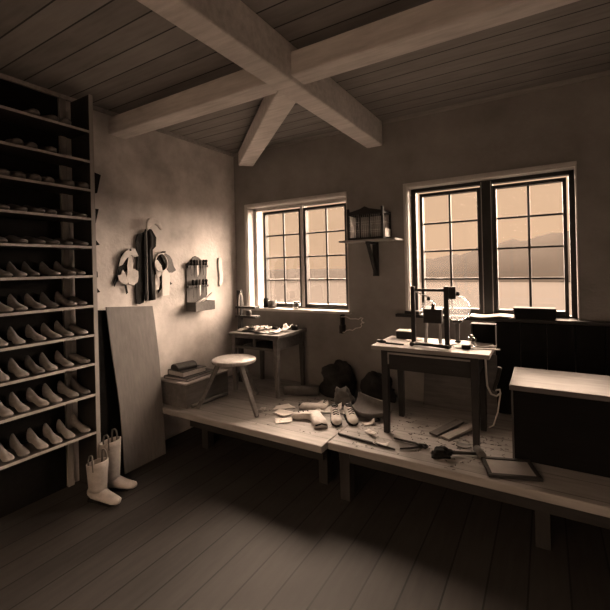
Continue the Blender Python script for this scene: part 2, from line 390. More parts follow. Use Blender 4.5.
for poly, lab in hung:
    y0 = -2.0; z0 = min(p[1] for p in poly)
    pts = [(p[0] - y0 - .027, p[1] - z0) for p in poly]
    o = MB().prism(pts, -.05, .06).build('leather_scrap', 'leather_dk', loc=(.23, -2.0, z0), bevel=.004)
    tag(o, lab, 'leather scrap', 'dark leather scraps on the rack end post')

# ------------------------------------------------------------------ hide boards leaning on the left wall
def lean(name, y0, y1, y1b, zt, xb, xt, t, mat, lab):
    m = MB(); n = 8
    Z = zt + FL
    rings = []
    for k in range(n + 1):
        q = k / n; x = xb + (xt - xb) * q + .02 * math.sin(q * PI) * .4
        yr = y1b + (y1 - y1b) * min(1, q * 1.6); yl = y0 + .012 * math.sin(q * 5)
        rings.append([Vector((x, yl, Z * q)), Vector((x, yr, Z * (q if q < 1 else .975))), Vector((x + t, yr, Z * (q if q < 1 else .975))), Vector((x + t, yl, Z * q))])
    o = m.loft(rings, smooth=False).build(name, mat, loc=(0, 0, -FL), bevel=.003)
    return tag(o, lab, 'board')
lean('hide_board', -1.775, -1.305, -1.345, 1.0, .24, .045, .012, 'board', 'tall grey-brown hide board leaning against the left wall beside the rack')
lean('hide_board', -1.90, -1.60, -1.60, .985, .12, .012, .012, 'blackwood', 'narrow board darkened for shade, half hidden behind the tall grey board by the rack')  # this board sits in shadow, so shade is put into its colour

# leather boot shafts at the foot of the rack
def boot(loc, rz, h, lab):
    r = thing('tall_boot', lab, 'boot', loc, rz, 'pale boots standing at the foot of the rack')
    rings = []
    for q in range(9):
        t = q / 8; z = .09 + (h - .09) * t; n = 18; rr = .058 + .014 * t
        rings.append([Vector((rr * 1.15 * math.cos(2 * PI * k / n), rr * math.sin(2 * PI * k / n), z + (.018 * math.cos(2 * PI * k / n) if q == 8 else 0))) for k in range(n)])
    inner = [[v * 1 for v in rg] for rg in rings[::-1][:5]]
    inner = [[Vector((v.x * .92, v.y * .92, v.z)) for v in rg] for rg in inner]
    MB().loft(rings + inner).build('shaft', 'boot', r)
    S = [(-.075, .034, .03, .10), (-.04, .045, .012, .13), (0, .048, .010, .13), (.05, .046, .010, .11), (.10, .046, .008, .085), (.15, .046, .008, .065), (.19, .036, .012, .055), (.205, .016, .02, .045)]
    m = MB(); rg = []
    for x, hw, z0, z1 in S:
        rg.append([Vector((x, hw * math.cos(2 * PI * k / 14), (z0 + z1) / 2 + (z1 - z0) / 2 * math.sin(2 * PI * k / 14))) for k in range(14)])
    m.loft(rg).build('foot', 'boot', r)
    MB().box(-.07, .15, -.038, .038, 0, .012).box(-.07, -.01, -.034, .034, .012, .03).build('sole', 'leather_dk', r, bevel=.004)
    for s in (-1, 1):
        m = MB(); pts = [(.0 - .018, s * .060, h - .05), (-.018, s * .064, h + .03), (-.012, s * .060, h + .062), (.006, s * .058, h + .068), (.020, s * .060, h + .055), (.024, s * .064, h + .02), (.024, s * .060, h - .05)]
        m.tube(pts, .0065, 6); m.build('pull_strap', 'leather_mid', r)
boot((.43, -2.12, -FL), .2, .30, 'pale tall boot with pull straps, left one at the foot of the rack')
boot((.36, -1.97, -FL), .5, .385, 'pale tall boot with pull straps, right one, standing nearer the grey board')

# ------------------------------------------------------------------ hung on the left wall
def wallpiece(parent, name, poly, x, t, mat, bulge=.006, org=(0, 0)):
    pts = [(p[0] - org[0], p[1] - org[1]) for p in poly]
    return MB().prism(pts, x, t).build(name, mat, parent, bevel=min(.003, t / 3))
org = (-1.55, 1.10)
r = thing('leather_patterns', 'bunch of pale and dark leather patterns hung left of the long apron', 'leather patterns', (0, org[0], org[1]))
wallpiece(r, 'peg', [(-1.53, 1.50), (-1.515, 1.50), (-1.515, 1.515), (-1.53, 1.515)], 0, .05, 'darkwood', org=org)
wallpiece(r, 'dark_pattern', [(-1.629, 1.392), (-1.60, 1.47), (-1.553, 1.50), (-1.49, 1.50), (-1.47, 1.40), (-1.50, 1.32), (-1.548, 1.315), (-1.59, 1.286), (-1.65, 1.213), (-1.675, 1.17), (-1.685, 1.215), (-1.656, 1.288)], .008, .008, 'leather_dk', org=org)
wallpiece(r, 'grey_pattern', [(-1.544, 1.318), (-1.50, 1.33), (-1.46, 1.325), (-1.435, 1.306), (-1.433, 1.25), (-1.443, 1.204), (-1.491, 1.172), (-1.537, 1.185), (-1.558, 1.255)], .020, .006, 'leather_pale', org=org)
wallpiece(r, 'curved_pattern', [(-1.643, 1.354), (-1.624, 1.429), (-1.577, 1.49), (-1.516, 1.527), (-1.47, 1.519), (-1.436, 1.451), (-1.484, 1.441), (-1.509, 1.459), (-1.561, 1.43), (-1.605, 1.369)], .034, .005, 'leather_pale', org=org)
wallpiece(r, 'strip_pattern', [(-1.535, 1.46), (-1.498, 1.45), (-1.490, 1.39), (-1.496, 1.322), (-1.551, 1.308), (-1.555, 1.361)], .030, .0035, 'leather_pale', org=org)
wallpiece(r, 'drop_pattern', [(-1.651, 1.273), (-1.62, 1.28), (-1.60, 1.33), (-1.59, 1.309), (-1.566, 1.27), (-1.547, 1.201), (-1.57, 1.185), (-1.601, 1.193), (-1.641, 1.228)], .028, .005, 'leather_pale', org=org)
wallpiece(r, 'thong', [(-1.584, 1.20), (-1.559, 1.20), (-1.543, 1.109), (-1.562, 1.095)], .016, .004, 'leather_dk', org=org)

org = (-1.34, 1.0)
r = thing('long_apron', 'long dark leather apron hanging from a peg on the left wall', 'apron', (0, org[0], org[1]))
wallpiece(r, 'peg', [(-1.32, 1.70), (-1.305, 1.70), (-1.305, 1.715), (-1.32, 1.715)], 0, .07, 'darkwood', org=org)
wallpiece(r, 'back_fold', [(-1.449, 1.60), (-1.43, 1.66), (-1.357, 1.686), (-1.365, 1.185), (-1.375, 1.004), (-1.42, .99), (-1.461, .998), (-1.465, 1.189), (-1.44, 1.4)], .010, .012, 'leather_dk', org=org)
m = MB(); rings = []
out = [(1.715, -1.350, -1.275), (1.64, -1.365, -1.222), (1.55, -1.367, -1.228), (1.515, -1.367, -1.266), (1.31, -1.368, -1.262), (1.15, -1.372, -1.250), (1.02, -1.378, -1.241)]
for z_, a, b in out:
    ring = []
    for k in range(13):
        u = k / 12; y = a + (b - a) * u; x = .034 + .012 * math.sin(u * 9 + z_ * 2) * (1 if z_ < 1.7 else .3)
        ring.append(Vector((x, y - org[0], z_ - org[1])))
    ring += [v + Vector((-.008, 0, 0)) for v in ring[::-1]]; rings.append(ring)
m.loft(rings).build('front_fold', 'leather_dk', r)
wallpiece(r, 'pale_edge', [(-1.357, 1.70), (-1.346, 1.70), (-1.348, 1.021), (-1.361, 1.016)], .050, .004, 'leather_mid', org=org)
r = tag(MB().prism([(-.075, .0), (-.072, .06), (-.048, .098), (0, .112), (.05, .10), (.09, .06), (.116, .0), (.088, -.008), (.055, .03), (.02, .045), (-.02, .02), (-.04, .0), (-.062, -.03)], .062, .03).build('cloth_cap', 'linen', loc=(0, -1.3, 1.72), bevel=.012), 'crumpled pale cloth cap hung on top of the long dark apron', 'cap')

org = (-1.12, 1.05)
r = thing('leather_patterns', 'bunch of leather patterns with one long pale strip, right of the long apron', 'leather patterns', (0, org[0], org[1]))
wallpiece(r, 'peg', [(-1.14, 1.49), (-1.125, 1.49), (-1.125, 1.505), (-1.14, 1.505)], 0, .05, 'darkwood', org=org)
MB().tube([(.035 + .004 * math.sin(a * 2), -.055 + .075 * math.cos(a) * (1 - .25 * math.sin(a)), .34 + .09 * math.sin(a)) for a in [2 * PI * k / 24 for k in range(24)]], .0075, 8, True).build('looped_strap', 'leather_pale', r)
wallpiece(r, 'dark_pattern', [(-1.17, 1.46), (-1.114, 1.485), (-1.06, 1.46), (-1.032, 1.424), (-1.009, 1.349), (-.98, 1.309), (-1.03, 1.285), (-1.099, 1.287), (-1.117, 1.375)], .024, .006, 'leather_mid', org=org)
wallpiece(r, 'strip_pattern', [(-1.17, 1.284), (-1.12, 1.33), (-1.068, 1.27), (-1.075, 1.16), (-1.085, 1.051), (-1.167, 1.051), (-1.172, 1.17)], .034, .004, 'paper', org=org)
wallpiece(r, 'curved_pattern', [(-1.255, 1.408), (-1.216, 1.416), (-1.17, 1.36), (-1.15, 1.28), (-1.19, 1.25), (-1.225, 1.22), (-1.239, 1.31)], .030, .0035, 'leather_pale', org=org)
wallpiece(r, 'lower_pattern', [(-1.244, 1.269), (-1.2, 1.276), (-1.18, 1.19), (-1.201, 1.12), (-1.24, 1.114)], .018, .005, 'leather_pale', org=org)
wallpiece(r, 'tab', [(-1.07, 1.205), (-1.029, 1.169), (-1.072, 1.155)], .016, .006, 'leather_dk', org=org)
wallpiece(r, 'dark_backing', [(-1.25, 1.39), (-1.20, 1.47), (-1.14, 1.50), (-1.10, 1.40), (-1.10, 1.25), (-1.16, 1.12), (-1.20, 1.08), (-1.23, 1.2)], .006, .006, 'leather_dk', org=org)

# tool rack
org = (-.69, .86)
r = thing('tool_rack', 'wall-hung tool rack with pointed back board and a small box at its foot', 'tool rack', (0, org[0], org[1]))
wallpiece(r, 'back_board', [(-.835, .86), (-.83, 1.373), (-.768, 1.407), (-.73, 1.45), (-.694, 1.464), (-.65, 1.45), (-.612, 1.421), (-.535, 1.379), (-.539, .86)], 0, .018, 'midwoodz', org=org)
wallpiece(r, 'tool_rail', [(-.835, 1.33), (-.535, 1.335), (-.535, 1.36), (-.835, 1.355)], .018, .03, 'darkwood', org=org)
wallpiece(r, 'tool_rail', [(-.835, 1.11), (-.535, 1.115), (-.535, 1.14), (-.835, 1.135)], .018, .03, 'darkwood', org=org)
b = MB(); b.box(.018, .15, -.145, .145, 0, .012); b.box(.018, .15, -.145, -.135, .012, .10); b.box(.018, .15, .135, .145, .012, .10); b.box(.14, .15, -.135, .135, .012, .10)
b.build('foot_box', 'midwood', r, bevel=.002)
k = 0
for zr, ys_ in ((1.355, (-.79, -.745, -.70, -.655, -.61, -.57)), (1.135, (-.77, -.72, -.67, -.62, -.575))):
    for y in ys_:
        k += 1
        L_ = rnd.uniform(.10, .15); pale = k in (3, 4, 9)
        t_ = thing('shoe_knife' if k % 2 else 'awl', ('pale-handled ' if pale else 'dark-handled ') + ('knife' if k % 2 else 'awl') + f', {ordn[(k - 1) if k < 7 else k - 7]} from the left in the ' + ('upper' if k < 7 else 'lower') + ' row of the tool rack', 'tool', (.052, y, zr + .004), 0, 'small tools in the wall tool rack')
        MB().lathe([(.006, .0), (.015, .008), (.012, .025), (.017, .045), (.015, .058), (.004, .064)], 10).build('handle', 'midwoodz' if pale else 'blackwood', t_)
        if k % 2: MB().prism([(-.010, 0), (.010, 0), (.008, -L_ * .8), (-.006, -L_)], -.001, .0025).build('blade', 'iron' if not pale else 'paper', t_)
        else: MB().lathe([(.0005, -L_), (.003, -L_ * .5), (.004, 0)], 8).build('spike', 'iron', t_)
o = MB(); o.sheet(-.02, .02, -.13, .06, lambda x, y: .0 + .02 * math.sin(y * 14), 3, 10, .004, M_=T(.085, 0, .115) @ Matrix.Rotation(.1, 4, 'X'))
tag(o.build('bone_folder', 'paper', loc=(0, org[0], org[1])), 'pale flat strip lying across the foot box of the tool rack', 'strip')
o = MB(); o.bar((.06, .02, .07), (.10, .15, .19), .022, .006)
tag(o.build('bone_folder', 'paper', loc=(0, org[0], org[1])), 'pale flat strip sticking up out of the foot box of the tool rack', 'strip')
pts = [(-.334, 1.444), (-.308, 1.455), (-.281, 1.437), (-.278, 1.334), (-.262, 1.245), (-.268, 1.156), (-.314, 1.099), (-.334, 1.129), (-.32, 1.231), (-.337, 1.334)]
tag(MB().prism([(p[0] + .3, p[1] - 1.1) for p in pts], -.002, .024).build('burnishing_bone', 'paper', loc=(0, -.3, 1.1), bevel=.008), 'long pale bone burnisher hung on the wall right of the tool rack', 'tool')

# ------------------------------------------------------------------ crate and books
cr = thing('wooden_crate', 'low brown wooden crate standing at the left end of the platform', 'crate', (.235, -.965, 0))
b = MB(); hw, hd, hh = .205, .285, .222
b.box(-hw, hw, -hd, -hd + .018, 0, hh).box(-hw, hw, hd - .018, hd, 0, hh).box(-hw, -hw + .018, -hd + .018, hd - .018, 0, hh).box(hw - .018, hw, -hd + .018, hd - .018, 0, hh).box(-hw + .018, hw - .018, -hd + .018, hd - .018, 0, .018)
b.build('body', 'crate', cr, bevel=.003)
MB().box(-hw - .008, hw + .008, -hd - .008, hd + .008, hh, hh + .016).build('lid', 'palewood', cr, bevel=.003)
zt = .2385
def book(loc, rz, L_, W_, h, lab, cover='book'):
    r = thing('thick_book', lab, 'book', loc, rz, 'books stacked on the crate')
    m = MB(); m.box(-W_ / 2, W_ / 2, -L_ / 2, L_ / 2, 0, .005).box(-W_ / 2, W_ / 2, -L_ / 2, L_ / 2, h - .005, h).box(-W_ / 2, -W_ / 2 + .006, -L_ / 2, L_ / 2, .005, h - .005)
    m.build('cover', cover, r, bevel=.002)
    MB().box(-W_ / 2 + .006, W_ / 2 - .008, -L_ / 2 + .006, L_ / 2 - .006, .005, h - .005).build('pages', 'pages', r)
book((.235, -1.01, zt), 0.05, .40, .32, .028, 'widest flat dark book, lowest of the stack on the crate')
book((.225, -1.04, zt + .0285), -.06, .29, .24, .052, 'thick dark book in the middle of the stack on the crate', 'book')
m = MB(); n = 12
rings = []
for y in (-.11, -.105, .105, .11):
    k_ = .94 if abs(y) > .107 else 1
    rings.append([Vector((-.07 * k_, y, 0)), Vector((.07 * k_, y, 0))] + [Vector((.07 * k_ * math.cos(a), y, .022 + .038 * k_ * math.sin(a))) for a in [PI * q / 10 for q in range(11)]])
o = m.loft(rings, smooth=False).build('wooden_block', 'darkwood', loc=(.215, -1.07, zt + .081), rotz=-.2, bevel=.003)
tag(o, 'round-topped dark block, topmost of the stack on the crate', 'block')
tag(MB().tube([(0, -.22, 0), (0, -.1, .002), (0, .1, 0), (0, .24, 0)], [.017, .020, .020, .016], 12).build('wooden_billet', 'crate', loc=(.485, -1.0, .021), rotz=-.06), 'round wooden billet lying on the platform beside the crate', 'billet')

# ------------------------------------------------------------------ stool
st = thing('round_stool', 'round pale three-legged stool on the platform before the crate', 'stool', (.775, -.955, 0))
MB().lathe([(.001, .412), (.195, .412), (.208, .418), (.213, .430), (.210, .443), (.200, .450), (.05, .447), (.001, .447)], 48).build('seat', 'stool', st)
for a, b in (((-.10, -.10, .415), (-.245, -.245, 0)), ((.12, -.05, .415), (.385, -.15, 0)), ((-.02, .12, .415), (-.02, .36, 0))):
    MB().bar(a, (b[0], b[1], .004), .044, .044, .034, .034)  .build('leg', 'crate', st, bevel=.006)

# ------------------------------------------------------------------ table by the first window
t1 = thing('cobblers_table', 'small brown worktable heaped with scraps under the left window', 'table', (.745, -.32, 0))
MB().box(-.325, .325, -.312, .245, .600, .630).build('tabletop', 'crate', t1, bevel=.004)
for sx in (-1, 1):
    for y in (-.275, .205):
        MB().bar((sx * .275, y, .60), (sx * .28, y, 0), .052, .052, .036, .036).build('leg', 'crate' if y < 0 else 'midwoodz', t1, bevel=.004)
a = MB(); a.box(-.25, .25, -.29, -.272, .575, .60); a.box(-.25, .25, -.29, -.272, .465, .49); a.box(-.012, .012, -.29, -.272, .49, .575)
a.build('drawer_rail', 'midwood', t1)
a = MB(); a.box(-.25, .25, .20, .218, .47, .60); a.box(-.285, -.267, -.25, .18, .47, .60); a.box(.267, .285, -.25, .18, .47, .60); a.box(-.26, .26, -.26, .19, .46, .466)
a.build('apron', 'midwood', t1)

# heap on it: leather scraps
rnd2 = random.Random(3)
def scrap(name, x, y, z, sx, sy, rz, mat, lab, curl=.012, tz=.004, cat='leather scrap', group=None, seed=0):
    rr = random.Random(seed * 7 + 1); ph = rr.uniform(0, 6); jag = [rr.uniform(-.18, .18) for _ in range(8)]
    def shp(u, v, X, Y):
        return (X * (1 + jag[0] * v + jag[1] * math.sin(3 * v + ph)), Y * (1 + jag[2] * u + jag[3] * math.sin(3 * u + ph)) + jag[4] * sx * u * .6)
    hf = lambda X, Y: tz + .002 + curl * (0.5 + .5 * math.sin(X / sx * 3.2 + ph)) * (abs(X / sx) + abs(Y / sy)) ** 1.3
    m = MB().sheet(-sx / 2, sx / 2, -sy / 2, sy / 2, hf, 8, 8, tz, shape=shp)
    return tag(m.build(name, mat, loc=(x, y, z), rotz=rz), lab, cat, group)
desc = ['at the left end', 'beside the left stack edge', 'left of the middle', 'curling up near the middle', 'in the middle', 'lying across the middle', 'right of the middle', 'near the dark tin', 'by the right edge', 'at the front edge', 'at the back near the sill', 'near the front corner']
pos = [(.53, -.50), (.58, -.44), (.63, -.50), (.68, -.42), (.73, -.49), (.78, -.40), (.83, -.47), (.88, -.36), (.95, -.33), (.80, -.55), (.70, -.30), (.95, -.50)]
for k, (x, y) in enumerate(pos):
    pale = k not in (2, 7)
    scrap('leather_scrap', x, y, .632 + (k % 3) * .006, rnd2.uniform(.10, .16), rnd2.uniform(.08, .12), rnd2.uniform(0, 3), 'leather_pale' if pale else 'leather_dk',
          ('pale' if pale else 'dark') + ' leather scrap on the left table, ' + desc[k], rnd2.uniform(.03, .06), group='scraps heaped on the left table', seed=k)
def tin(loc, r, h, mat, lab, name='tin_cup', cat='cup'):
    o = MB().lathe([(.001, 0), (r, 0), (r, h), (r * .88, h), (r * .88, .006), (.001, .006)], 24).build(name, mat, loc=loc)
    return tag(o, lab, cat)
tin((1.0, -.22, .6305), .035, .05, 'iron', 'small dark tin cup on the right edge of the left table')
tin((.90, -.20, .6305), .032, .035, 'leather_dk', 'small dark dish at the back of the left table', 'small_dish', 'dish')
tin((.535, .020, .8325), .052, .085, 'leather_mid', 'brown round pot on the left window sill', 'clay_pot', 'pot')
tin((.435, .030, .8325), .034, .11, 'leather_dk', 'black narrow tin on the left window sill beside the brown pot', 'blacking_tin', 'tin')
j = thing('glass_jar', 'small squat glass jar in the middle of the left window sill', 'jar', (.88, .02, .8325)); j.scale = (1.5, 1.5, 1.3)
MB().lathe([(.001, 0), (.030, 0), (.033, .006), (.033, .042), (.022, .054), (.020, .054), (.030, .041), (.030, .006), (.001, .004)], 24).build('glass', 'jar', j)
MB().lathe([(.001, .0545), (.026, .0545), (.026, .064), (.001, .066)], 20).build('stopper', 'darkwood', j)

# small stand in the corner of the table: post, two shelves and hanging strap
s_ = thing('strap_stand', 'dark wooden stand with two arms and a hanging pale strap in the corner', 'stand', (.37, -.30, 0))
MB().box(-.095, -.040, -.02, .02, 0, 1.06).build('post', 'darkwoodz', s_, bevel=.003)
MB().box(-.10, .19, -.045, .045, .745, .772).build('arm', 'darkwood', s_, bevel=.003)
MB().box(-.10, .19, -.045, .045, .855, .876).build('arm', 'darkwood', s_, bevel=.003)
MB().tube([(-.055, -.032, .775), (-.052, -.034, .90), (-.040, -.036, 1.0), (-.02, -.036, 1.045), (-.002, -.036, 1.0), (.006, -.034, .90), (.004, -.03, .885)], .006, 6).build('strap', 'leather_pale', s_)
MB().lathe([(.001, 0), (.035, 0), (.035, .05), (.03, .054), (.001, .054)], 20, c=(.06, 0, .773)).build('spool', 'leather_mid', s_)
tag(MB().box(-.05, .09, -.04, .04, 0, .02).build('wooden_block', 'palewood', loc=(.49, -.43, .6305), rotz=.05, bevel=.003), 'small pale flat block at the left end of the left table', 'block')

# iron bracket sticking out right of the sill
hk = thing('iron_bracket', 'thin forked pale bracket with dark clip at the right end of the left sill', 'bracket', (1.49, .004, .60))
MB().box(-.018, .018, -.085, -.0, .0, .085).box(-.010, .010, -.078, -.002, .085, .195).build('clip', 'iron', hk, bevel=.002)
MB().tube([(.0, -.075, .175), (.06, -.075, .180), (.11, -.075, .158), (.17, -.075, .163), (.20, -.075, .158), (.225, -.075, .175), (.25, -.075, .172), (.232, -.075, .150), (.24, -.075, .135), (.262, -.075, .125)], .006, 8).build('prong', 'wire', hk)
MB().tube([(.0, -.075, .01), (.04, -.075, .015), (.06, -.075, .035), (.10, -.075, .045), (.13, -.075, .04), (.17, -.075, .065), (.22, -.075, .075), (.235, -.075, .095), (.225, -.075, .110), (.24, -.075, .125), (.26, -.075, .124)], .006, 8).build('prong', 'wire', hk)

# ------------------------------------------------------------------ bird cage on its shelf
ws = thing('wall_shelf', 'small pale wall shelf on a dark triangular bracket between the windows', 'shelf', (1.87, 0, 1.20))
MB().box(-.29, .29, -.265, 0, .345, .363).build('board', 'palewood', ws, bevel=.003)
MB().box(-.03, .03, -.022, 0, 0, .345).build('bracket_back', 'darkwoodz', ws, bevel=.002)
MB().bar((0, -.02, .02), (0, -.22, .335), .03, .028).build('bracket_strut', 'darkwoodz', ws, bevel=.002)
MB().box(-.015, .015, -.24, -.022, .322, .345).build('bracket_arm', 'darkwood', ws, bevel=.002)
cg = thing('bird_cage', 'dark wooden bird cage with wire bars and gabled front, on the wall shelf', 'bird cage', (1.852, -.125, 1.5635))
W_, D_, Hc = .178, .105, .265
for sx in (-1, 1):
    for sy in (-1, 1):
        MB().box(sx * W_ - .011, sx * W_ + .011, sy * D_ - .011, sy * D_ + .011, 0, .31 if sy < 0 else Hc + .01).build('post', 'darkwoodz', cg, bevel=.002)
m = MB()
for z0, z1 in ((0, .022), (Hc - .02, Hc)):
    for sy in (-1, 1): m.box(-W_ + .011, W_ - .011, sy * D_ - .007, sy * D_ + .007, z0, z1)
    for sx in (-1, 1): m.box(sx * W_ - .007, sx * W_ + .007, -D_ + .011, D_ - .011, z0, z1)
m.build('rail', 'darkwood', cg)
MB().box(-W_, W_, -D_, D_, .002, .010).build('tray', 'midwood', cg)
MB().prism([(-W_ + .011, Hc), (W_ - .011, Hc), (W_ - .011, Hc + .01), (.05, Hc + .035), (0, Hc + .058), (-.05, Hc + .035), (-W_ + .011, Hc + .01)], -D_ - .006, .012, 'Y').build('gable', 'darkwood', cg)
MB().box(-W_ + .011, W_ - .011, -D_ + .012, D_ - .012, Hc, Hc + .010).build('roof', 'darkwood', cg)
def wire(m, a, b): m.tube([a, b], .0013, 4)
m = MB()
for k in range(15):
    x = -W_ + .011 + (2 * W_ - .022) * (k + 1) / 16
    for sy in (-1, 1): wire(m, (x, sy * D_, .02), (x, sy * D_, Hc - .018))
for k in range(9):
    y = -D_ + .011 + (2 * D_ - .022) * (k + 1) / 10
    for sx in (-1, 1): wire(m, (sx * W_, y, .02), (sx * W_, y, Hc - .018))
for zz in (.09, .17):
    for sy in (-1, 1): wire(m, (-W_, sy * D_, zz), (W_, sy * D_, zz))
    for sx in (-1, 1): wire(m, (sx * W_, -D_, zz), (sx * W_, D_, zz))
m.build('wire_bars', 'wire', cg)
MB().box(-.055, -.045, -D_ - .006, -D_ + .006, .022, Hc - .02).box(.045, .055, -D_ - .006, -D_ + .006, .022, Hc - .02).build('door_frame', 'darkwoodz', cg)
MB().box(W_ + .012, W_ + .017, -.08, .08, .02, .10).build('feed_box', 'paper', cg, bevel=.002)

# ------------------------------------------------------------------ table by the second window
t2 = thing('work_table', 'dark worktable with an open drawer front, standing under the right window', 'table', (2.585, -.67, 0))
MB().box(-.425, .425, -.245, .240, .648, .680).build('tabletop', 'palewood', t2, bevel=.004)
for sx in (-1, 1):
    for sy in (-1, 1):
        MB().bar((sx * .325, sy * .185 - .01, .648), (sx * .325, sy * .19 - .01, 0), .055, .055, .042, .042).build('leg', 'darkwoodz', t2, bevel=.004)
a = MB(); a.box(-.297, .297, .165, .183, .50, .648); a.box(-.335, -.317, -.165, .15, .50, .648); a.box(.317, .335, -.165, .15, .50, .648); a.box(-.297, .297, -.205, -.190, .632, .648)
a.build('apron', 'darkwood', t2)
dr = MB().box(-.297, .297, -.212, -.195, .50, .632).build('drawer', 'darkwood', t2, bevel=.003)
MB().box(-.30, .30, -.222, -.213, .618, .630).box(-.30, -.291, -.222, -.213, .54, .618).build('drawer_lip', 'palewood', dr)
# pale leaning sheet behind, against the wall below
tag(MB().bar((0, 0, .005), (0, .10, .50), .62, .016).build('leaning_board', 'midwood', loc=(2.66, -.13, 0), bevel=.003), 'plain brown board leaning on the wall behind the right table', 'board')

# globe stand
gs = thing('globe_stand', 'upright dark frame holding two water-filled glass globes on the right table', 'globe stand', (2.585, -.70, .6805))
MB().box(-.150, -.118, -.055, -.025, .0, .455).build('upright', 'darkwoodz', gs, bevel=.003)
MB().box(.100, .134, -.050, -.018, .0, .455).build('upright', 'darkwoodz', gs, bevel=.003)
MB().box(-.117, .099, -.045, -.030, .415, .437).build('crossbar', 'darkwood', gs, bevel=.002)
MB().box(-.16, .145, -.06, -.012, -.0, .018).build('foot', 'darkwood', gs, bevel=.003)
MB().box(.135, .185, -.04, -.02, .36, .452).build('globe_hanger', 'darkwoodz', gs, bevel=.002)
sph = lambda R_, zb: [(max(.001, R_ * math.sin(PI * k / 20)), zb + R_ * (1 - math.cos(PI * k / 20))) for k in range(21)]
GX, SX, GY = .153, -.068, .18
MB().lathe(sph(.102, .170)[:-1] + [(.018, .370), (.018, .395), (.014, .395)], 36, c=(GX, GY, 0)).build('large_globe', 'globe', gs)
MB().lathe([(.022, .372), (.022, .400), (.001, .400)], 20, c=(GX, GY, 0)).build('globe_cap', 'leather_dk', gs)
MB().bar((GX, GY, .398), (.117, -.03, .43), .010).build('globe_hanger', 'iron', gs)
MB().lathe(sph(.062, .208), 32, c=(SX, GY, 0)).build('small_globe', 'globe', gs)
MB().lathe([(.014, .330), (.014, .352), (.001, .36)], 16, c=(SX, GY, 0)).build('globe_cap', 'leather_dk', gs)
MB().bar((SX, GY, .355), (-.134, -.03, .42), .008).build('globe_hanger', 'iron', gs)

lb = thing('lamp_box', 'dark block with a knob on slim legs between the uprights of the globe stand', 'lamp', (2.585, -.665, .6805))
MB().box(-.070, .070, -.032, .032, .165, .275).build('body', 'darkwood', lb, bevel=.004)
MB().lathe([(.014, .275), (.016, .285), (.011, .292), (.016, .303), (.010, .315), (.001, .318)], 16).build('knob', 'iron', lb)
for x in (-.055, .045):
    for y in (-.022, .022):
        MB().bar((x, y, .166), (x * 1.12, y * 1.2, 0), .012).build('leg', 'palewoodz', lb)
gl = thing('stand_post', 'slim pale-edged post supporting the large glass globe', 'post', (2.738, -.52, .6805))
MB().box(-.020, .020, -.02, .02, 0, .012).build('foot', 'darkwood', gl)
MB().box(-.014, .014, -.010, .010, .012, .150).build('shaft', 'midwoodz', gl)
MB().lathe([(.001, .150), (.03, .150), (.045, .180), (.041, .180), (.001, .160)], 20).build('cup', 'iron', gl)

ol = thing('oil_lamp', 'tiny glass oil lamp near the right edge of the right table', 'oil lamp', (2.86, -.64, .6805))
MB().lathe([(.001, 0), (.036, 0), (.036, .006), (.014, .018), (.030, .034), (.034, .05), (.024, .068), (.001, .07)], 24).build('font', 'jar', ol)
MB().lathe([(.015, .069), (.015, .078), (.009, .084), (.001, .085)], 16).build('burner', 'brass', ol)
bx = thing('flat_box', 'small dark flat box with pale top at the back left of the right table', 'box', (2.31, -.50, .6805))
MB().box(-.065, .065, -.05, .05, 0, .06).build('body', 'darkwood', bx, bevel=.002); MB().box(-.068, .068, -.053, .053, .06, .068).build('lid', 'paper', bx, bevel=.002)
bx = thing('open_box', 'dark open-fronted box with pale edges at the back of the right table', 'box', (2.925, -.49, .6805))
b = MB(); b.box(-.085, .085, .03, .038, 0, .155).box(-.085, .085, -.04, .03, .147, .155).box(-.085, .085, -.04, .03, 0, .008); b.build('shell', 'blackwood', bx)
MB().box(-.088, -.085, -.042, .038, 0, .155).build('side', 'midwoodz', bx); MB().box(.085, .088, -.042, .038, 0, .155).build('side', 'midwoodz', bx)
# tools on the right table
hm = thing('shoe_hammer', 'long-handled hammer lying along the front of the right table', 'hammer', (2.50, -.80, .6805), -.12)
MB().tube([(-.02, 0, .018), (.10, -.005, .020), (.19, -.01, .018), (.24, -.012, .017)], [.008, .011, .014, .015], 10).build('handle', 'darkwood', hm)
MB().tube([(-.035, -.045, .018), (-.03, -.02, .018), (-.03, .0, .018), (-.028, .03, .018), (-.02, .055, .014)], [.017, .012, .012, .011, .006], 12).build('head', 'iron', hm)
rp = thing('wood_rasp', 'dark rasp lying at the left end of the right table', 'rasp', (2.27, -.80, .6805), -.05)
MB().box(-.03, .12, -.010, .010, 0, .010).build('blade', 'iron', rp, bevel=.002); MB().tube([(-.10, 0, .014), (-.06, 0, .014), (-.03, 0, .012)], [.012, .014, .009], 10).build('handle', 'darkwood', rp)
scrap('leather_scrap', 2.78, -.76, .6815, .07, .05, .3, 'leather_pale', 'small pale leather scrap beside the hammer on the right table', .01, seed=21)
scrap('leather_scrap', 2.70, -.66, .6815, .10, .05, .9, 'leather_pale', 'pale leather scrap under the small glass globe, right table', .01, seed=22)
scrap('leather_scrap', 2.42, -.62, .6815, .12, .06, .2, 'leather_pale', 'flat pale leather scrap behind the left upright of the globe stand', .01, seed=23)
scrap('paper_sheet', 2.94, -.60, .6815, .13, .15, .2, 'paper', 'white paper sheet at the right end of the right table', .012, .002, 'paper', seed=24)
tag(MB().box(-.11, .13, -.014, .014, 0, .006).build('wooden_ruler', 'palewood', loc=(2.93, -.735, .6815), rotz=.18), 'thin pale ruler poking over the right end of the right table', 'ruler')
tag(MB().box(-.03, .03, -.02, .02, 0, .03).build('wax_block', 'leather_dk', loc=(2.84, -.77, .6815), rotz=.3, bevel=.006), 'small dark lump of wax on the right end of the right table', 'wax')

